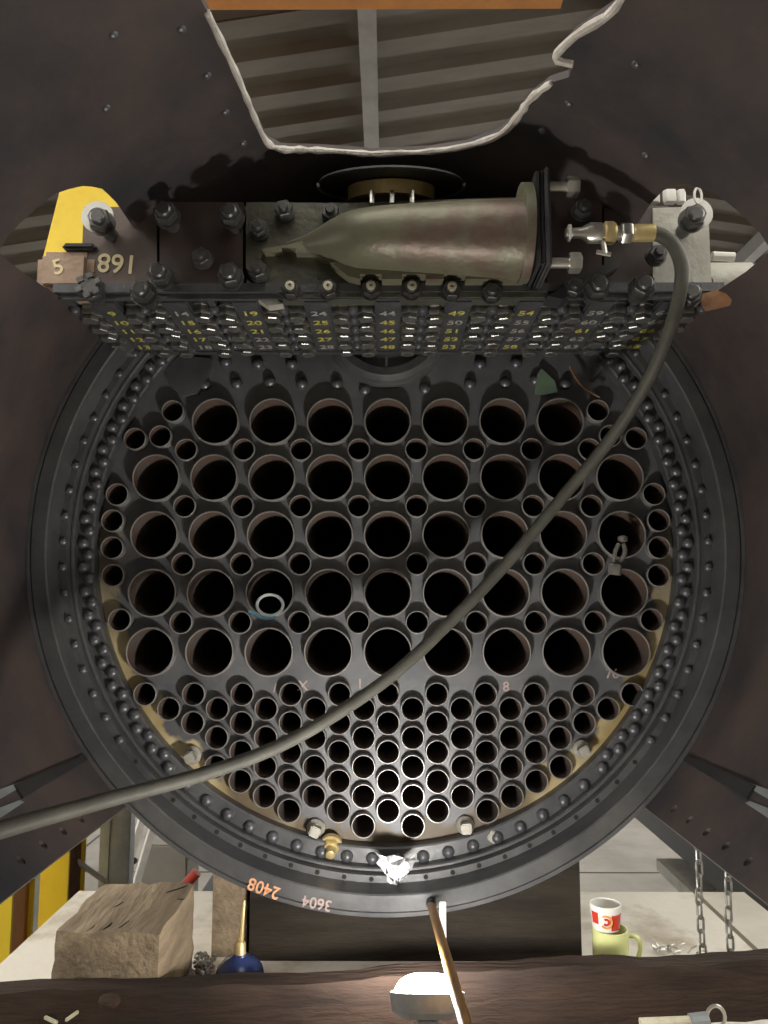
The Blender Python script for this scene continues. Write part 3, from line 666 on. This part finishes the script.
# long beam
A = Vector((-1.15, 1.538)); B = Vector((1.2, 1.787)); BT = -.735
ang = math.atan2(B.y - A.y, B.x - A.x); Lb = (B - A).length
bm_ = thing('timber_beam', ((A.x + B.x) / 2, (A.y + B.y) / 2, DECK), 'long worn dark sleeper beam lying across the deck before the boiler', 'timber beam')
bmesh_ = bmesh.new(); bmesh.ops.create_cube(bmesh_, size=1)
eds = [e for e in bmesh_.edges if abs(e.verts[0].co.x - e.verts[1].co.x) > .5]
bmesh.ops.subdivide_edges(bmesh_, edges=eds, cuts=59, use_grid_fill=True)
eds = [e for e in bmesh_.edges if abs(e.verts[0].co.z - e.verts[1].co.z) > .5]; bmesh.ops.subdivide_edges(bmesh_, edges=eds, cuts=5, use_grid_fill=True)
rn = random.Random(11); mx = T((A.x + B.x) / 2, (A.y + B.y) / 2 + .028, (DECK + BT) / 2) @ Matrix.Rotation(ang, 4, 'Z'); m = MB()
for v in bmesh_.verts:
    top = v.co.z > .49; x = v.co.x
    wob = .006 * math.sin(x * 17) + .004 * math.sin(x * 41 + 1)
    v.co = mx @ Vector((x * Lb, v.co.y * .056 + (rn.uniform(-.004, .004) if v.co.y < 0 else 0) + (.006 if top and v.co.y < 0 else 0), v.co.z * (BT - DECK) + (wob * .6 + rn.uniform(-.002, .002) if top else 0)))
bmesh_.verts.index_update(); m.add([v.co.copy() for v in bmesh_.verts], [tuple(v.index for v in f.verts) for f in bmesh_.faces]); bmesh_.free()
m.build('beam', 'timber', bm_, sharp=50)
kn = MB(); q = aY(108, 1003, 1.585); kn.lathe([(.0, .010), (.006, .009), (.011, .004), (.014, -.01)], 14, T(*q) @ FRONT @ Matrix.Scale(1.5, 4, (1, 0, 0))); kn.build('knot', 'timber', bm_)

# ================================================================== WORK LIGHT, STICK
LX, LY, LZ = .068, 1.47, -.682
wl = thing('work_light', (LX, LY, DECK), 'glowing white work light facing upward in front of the timber beam', 'lamp')
LM = T(LX, LY, LZ) @ Matrix.Rotation(-.36, 4, 'X') @ Matrix.Diagonal((1, .72, 1, 1))
m = MB(); m.lathe([(0, -.03), (.045, -.03), (.062, -.02), (.066, .009), (.062, .010), (.060, -.012), (0, -.012)], 40, LM, cap=False); m.build('housing', 'lampbody', wl)
m = MB(); m.rbox((LX, LY, (LZ - .026 + DECK) / 2), (.035, .035, LZ - .026 - DECK), .004); m.build('stand', 'lampbody', wl)
m = MB(); m.rbox((LX, LY, DECK + .008), (.12, .09, .016), .004); m.build('foot', 'lampbody', wl)
m = MB(); m.lathe([(.0585, -.010)] + [(.0585 * math.cos(a) ** .7, .038 * math.sin(a)) for a in (.0, .2, .4, .6, .8, 1.0, 1.2, 1.4)] + [(0, .038)], 40, LM); m.build('diffuser', 'lampglow', wl, sharp=80)
stick = thing('wooden_stick', aY(430, 903, 1.97), 'varnished round wooden stick leaning on the front ring above the work light', 'stick')
s0 = aY(431, 904, 1.965); s1 = aY(466, 1026, 1.20); s2 = s0 + (s1 - s0) * 1.5
m = MB(); m.tube([s0 + (s1 - s0) * .03, s1, s2], .0098, 14); m.build('shaft', 'stick', stick)
m = MB(); m.tube([s0, s0 + (s1 - s0) * .035], .0118, 14); m.build('dark_tip', 'black', stick)
fb = MB(); q = aY(443, 921, 1.965); fb.rbox((q.x, 1.972, q.z), (.016, .006, .085), .002); tag(fb.build('pale_strip', 'white'), 'short pale upright strip against the ring beside the stick', 'bar')  # thin pale upright strip at the ring front

# ================================================================== OIL CAN, MUGS, CHAINS, SMALL THINGS
q = aZ(241, 972, DECK + .02); oc = thing('oil_can', (q.x, 1.86, DECK), 'dark blue domed oil can with brass spout beside the sleeper block', 'oil can')
ox, oy = aY(240, 960, 1.86).x, 1.86
m = MB(); m.lathe([(.052, 0), (.056, .01), (.056, .03), (.05, .05), (.036, .066), (.016, .075), (.014, .08)], 32, T(ox, oy, DECK)); m.build('body', 'blue', oc)
m = MB(); m.lathe([(.016, .074), (.013, .082), (.012, .1), (.009, .105)], 16, T(ox, oy, DECK)); m.build('collar', 'brass', oc)
m = MB(); m.tube(smooth_path([(ox, oy, DECK + .1), (ox + .003, oy, DECK + .14), (ox + .006, oy + .004, DECK + .19)], 5), [.007 - .0004 * i for i in range(11)], 10); m.build('spout', 'brass', oc)

def mug_profile(r0, r1, h, t): return [(0, 0), (r0, 0), (r0 + .001, .004), (r1, h), (r1 - t, h), (r0 - t, .006), (0, .006)]
mgY = 1.93; mg = aY(611, 955, mgY)
mug = thing('mug', (mg.x, mgY, DECK), 'pale yellow-green mug with handle standing on the deck behind the beam', 'mug')
mh = aY(611, 928, mgY).z - DECK
m = MB(); m.lathe([(0, 0), (.036, 0), (.041, .006), (.041, mh), (.037, mh), (.037, .012), (0, .012)], 32, T(mg.x, mgY, DECK), cap=False); m.build('body', 'mug', mug)
m = MB(); hz = DECK + mh * .56
m.tube(smooth_path([(mg.x + .038, mgY, hz + .03), (mg.x + .062, mgY, hz + .027), (mg.x + .068, mgY, hz), (mg.x + .055, mgY, hz - .028), (mg.x + .038, mgY, hz - .034)], 5), .0055, 10); m.build('handle', 'mug', mug)
c2 = thing('cup', (mg.x - .003, mgY, DECK + mh), 'red and white patterned cup stacked on the yellow-green mug', 'cup')
ch = aY(606, 903, mgY).z - (DECK + mh); z0 = DECK + mh; cxx = mg.x - .010
m = MB(); m.lathe([(0, .0), (.029, .0), (.031, .006), (.036, ch), (.033, ch), (.028, .006), (0, .006)], 40, T(cxx, mgY, z0), cap=False); m.build('body', 'white_glaze', c2)
def cup_patch(a0, a1, t0, t1, off, name, material, n=12):
    V = []; 
    for i in range(n + 1):
        a = a0 + (a1 - a0) * i / n
        for t in (t0, t1):
            r = .031 + .005 * t + off; V.append((cxx + r * math.sin(a), mgY - r * math.cos(a), z0 + .002 + (ch - .004) * t))
    F_ = [(2 * i, 2 * i + 2, 2 * i + 3, 2 * i + 1) for i in range(n)]
    k = len(V); V += [(cxx + (x - cxx) * .985, mgY + (y - mgY) * .985, z) for x, y, z in V]; F_ += [tuple(k + j for j in reversed(f)) for f in F_]
    m = MB(); m.add(V, F_); m.build(name, material, c2)
cup_patch(.15, 1.2, .05, .72, .0006, 'red_band', 'red_glaze'); cup_patch(-1.3, -.75, .3, .8, .0006, 'red_band', 'red_glaze')
def cup_arc(a0, t0, ra, col, wv):
    P_ = []
    for k in range(14):
        q_ = -2.4 + 4.6 * k / 13; a = a0 + ra * math.cos(q_) / .034; zc = z0 + ch * t0 + ra * math.sin(q_)
        r = .0335 + .0012; P_.append((cxx + r * math.sin(a), mgY - r * math.cos(a), zc))
    m = MB(); m.tube(P_, wv, 6); m.build('swirl', col, c2)
cup_arc(-.22, .45, .013, 'orange_glaze', .0022); cup_arc(-.22, .45, .006, 'red_glaze', .0025)

lm = MB(); a_ = .011; b2 = .0075
path = [Vector((b2 * math.cos(t), 0, a_ + b2 * math.sin(t))) for t in [math.pi * k / 6 for k in range(7)]] + [Vector((-b2 * math.cos(t), 0, -a_ - b2 * math.sin(t))) for t in [math.pi * k / 6 for k in range(7)]]
lm.tube(path, .0027, 7, closed=True); lm = lm.mesh('link', 'chain')
for (px, y0_, Yc, lab) in [(697, 836, 1.92, 'steel chain hanging from the shell edge, the longer run nearer the boiler ring'), (726, 852, 1.86, 'steel chain hanging from the shell edge, the shorter run farther from the ring')]:
    t0 = aY(px, y0_, Yc); ch_ = thing('hanging_chain', (t0.x, Yc, t0.z), lab, 'chain', 'chains hanging from the shell')
    n = int((t0.z - DECK) / .0305)
    for i in range(n + 1): put('link', lm, ch_, T(t0.x + .002 * math.sin(i), Yc, t0.z - .012 - i * .0305) @ Matrix.Rotation((math.pi / 2 if i % 2 else 0) + .25, 4, 'Z'))
# ring-ended tool in front of the beam
tl = thing('ring_spanner', aY(700, 1020, 1.62), 'cream handled tool with steel ring end lying before the beam', 'tool')
m = MB(); m.tube([aY(640, 1023, 1.60), aY(692, 1021, 1.60)], .009, 10); m.build('handle', 'palebolt', tl)
m = MB(); m.tube([aY(690, 1021, 1.60), aY(708, 1019, 1.60)], .013, 10); m.build('collar', 'galv', tl)
q = aY(716, 1017, 1.60); m = MB(); m.tube([q + Vector((.017 * math.cos(t), 0, .02 * math.sin(t))) for t in [2 * math.pi * k / 18 for k in range(18)]], .0035, 8, closed=True); m.build('ring_end', 'brightsteel', tl)
for k_, (px, py, r_) in enumerate([(51, 1020, .4), (72, 1016, -.6)]):
    q = aY(px, py, 1.585); m = MB(); m.rbox((0, 0, 0), (.028, .007, .006), .0015, T(q.x, q.y, q.z) @ Matrix.Rotation(r_, 4, 'Y'))
    tag(m.build('wood_splinter', 'palebolt'), ('short pale' if k_ == 0 else 'slanting pale') + ' wood splinter sticking from the face of the timber beam', 'splinter', 'splinters on the beam')
# bright swarf behind the beam, by the chains
sw = MB(); rn = random.Random(4)
for i in range(26):
    q = aZ(rn.uniform(655, 702), rn.uniform(948, 954), DECK + .008); d = Vector((rn.uniform(-.012, .012), rn.uniform(-.006, .006), rn.uniform(.002, .012)))
    sw.tube([q, q + d, q + d * 1.7 + Vector((.005, 0, -.004))], .0022, 5)
o = tag(sw.build('metal_swarf', 'brightsteel'), 'bright metal swarf scattered on the deck by the chains', 'swarf'); o['kind'] = 'stuff'
gv = MB(); rn = random.Random(9)
for i in range(160):
    q = Vector((-.43 + rn.uniform(-.03, .02), rn.uniform(1.78, 2.02), DECK + rn.uniform(0, .018))); r = rn.uniform(.004, .009)
    gv.lathe([(r * .3, -r * .6), (r, 0), (r * .4, r * .7)], 5, T(*q) @ Euler((rn.uniform(0, 3), rn.uniform(0, 3), 0)).to_matrix().to_4x4())
o = tag(gv.build('crushed_clinker', 'chain'), 'glinting grey clinker chips between sleeper block and packer', 'clinker'); o['kind'] = 'stuff'

# ================================================================== BACKGROUND OUTSIDE THE SHELL
def col(px0, px1, py, Y, label, material, side=None, name='steel_column', H_=5.3):
    a = aY(px0, py, Y); b = aY(px1, py, Y); wv = b.x - a.x
    t = thing(name, ((a.x + b.x) / 2, Y, GROUND), label, 'column')
    m = MB(); m.box(((a.x + b.x) / 2, Y, GROUND + H_ / 2), (wv, .012, H_)); m.build('flange', material, t)
    m = MB(); m.box(((a.x + b.x) / 2, Y + .16, GROUND + H_ / 2), (wv, .012, H_)); m.build('flange', material, t)
    m = MB(); m.box((b.x - .02, Y + .08, GROUND + H_ / 2), (.012, .148, H_)); m.build('web', side or material, t)
    m = MB(); m.box(((a.x + b.x) / 2, Y + .08, GROUND + .01), (wv + .1, .3, .02)); m.build('base_plate', side or material, t)
    return t
yc = col(39, 67, 915, 3.1, 'tall yellow steel column with brown edge beside the sleeper block', 'yellow', 'rust')
m = MB(); q4 = [aY(*q, 2.96) for q in ((33, 297), (125, 297), (125, 150), (70, 150))]; m.prism([(q.x, q.z) for q in q4], 2.96, 3.09, 'y'); m.build('head_bracket', 'yellow', yc)
col(-22, 11, 940, 2.75, 'short yellow and orange steel column behind the galvanised rack upright', 'yellow', 'orange', H_=3.0)
def upright(px, py, Y, wd_, label, name='rack_upright', zt=-.2):
    a = aY(px, py, Y); t = thing(name, (a.x, Y, GROUND), label, 'rack upright', 'galvanised uprights')
    m = MB(); hgt = zt - GROUND; zc = (zt + GROUND) / 2
    m.box((a.x, Y, zc), (wd_, .006, hgt)); m.box((a.x - wd_ / 2, Y + .03, zc), (.006, .06, hgt)); m.box((a.x + wd_ / 2, Y + .03, zc), (.006, .06, hgt))
    m.box((a.x - wd_ * .22, Y - .006, zc), (.012, .008, hgt)); m.build('channel', 'galv', t)
    m = MB(); m.box((a.x, Y + .03, GROUND + .005), (wd_ + .08, .14, .01)); m.build('foot_plate', 'galv', t)
upright(31, 930, 3.3, .055, 'narrow galvanised rack upright between the two yellow columns')
upright(114, 865, 3.4, .12, 'wide galvanised channel upright behind the sleeper block')
ib = MB(); ib.tube([aY(70, 856, 3.2), aY(106, 882, 3.36)], .011, 10); tag(ib.build('brace_tube', 'white'), 'short white brace tube slanting up to the wide galvanised upright', 'brace')
wb = thing('white_prop', aY(120, 900, 4.2), 'white slotted steel prop leaning beside the boiler ring', 'prop')
a = aY(123, 905, 4.15); b = aY(146, 828, 4.35); d = (b - a); m = MB()
for off in (-.035, .035): m.tube([a + Vector((off, 0, 0)) - d * 2.0, b + Vector((off, 0, 0)) + d * .6], .024, 4)
m.build('rail', 'white', wb)
m = MB(); q = aY(137, 858, 4.2); m.lathe([(.016, 0), (.016, .01)], 12, T(q.x, q.y - .04, q.z) @ FRONT); m.build('slot_hole', 'crack', wb)
gb = MB(); q = aY(160, 880, 4.2); gb.rbox((q.x * 1.1, 4.85, q.z - .25), (.26, .3, .55), .01)
tag(gb.build('plywood_board', 'concrete'), 'grey board standing behind the sleeper block', 'board')
rh = MB(); rh.tube(smooth_path([aY(176, 895, 3.2), aY(190, 880, 3.2), aY(197, 872, 3.2)], 4), [.02] * 9, 12); rh.tube([aY(205, 892, 3.2), aY(214, 900, 3.2)], .02, 12)
tag(rh.build('red_handle', 'red'), 'red tool handle poking up behind the sleeper block', 'handle')
# dark machine frame beyond the chains
mf = thing('machine_frame', (1.75, 5, GROUND), 'long black steel machine frame beyond the hanging chains', 'machine')
m = MB(); m.box((1.78, 5.2, -.86), (.5, 6.2, .9)); m.build('side_beam', 'black', mf)
for y in (7.6,):
    m = MB(); m.box((1.62, y, -1.38), (.2, .3, .14)); m.build('axle_block', 'black', mf)
    m = MB(); m.box((1.66, y, (GROUND - 1.45) / 2), (.12, .14, -1.45 - GROUND)); m.build('support', 'black', mf)
m = MB(); m.box((1.74, 3.05, -2.0), (.4, 1.7, 1.4)); m.build('skirt', 'black', mf)
m = MB(); m.box((1.58, 4.35, -1.44), (.16, .55, .06)); m.build('step', 'palecast', mf)
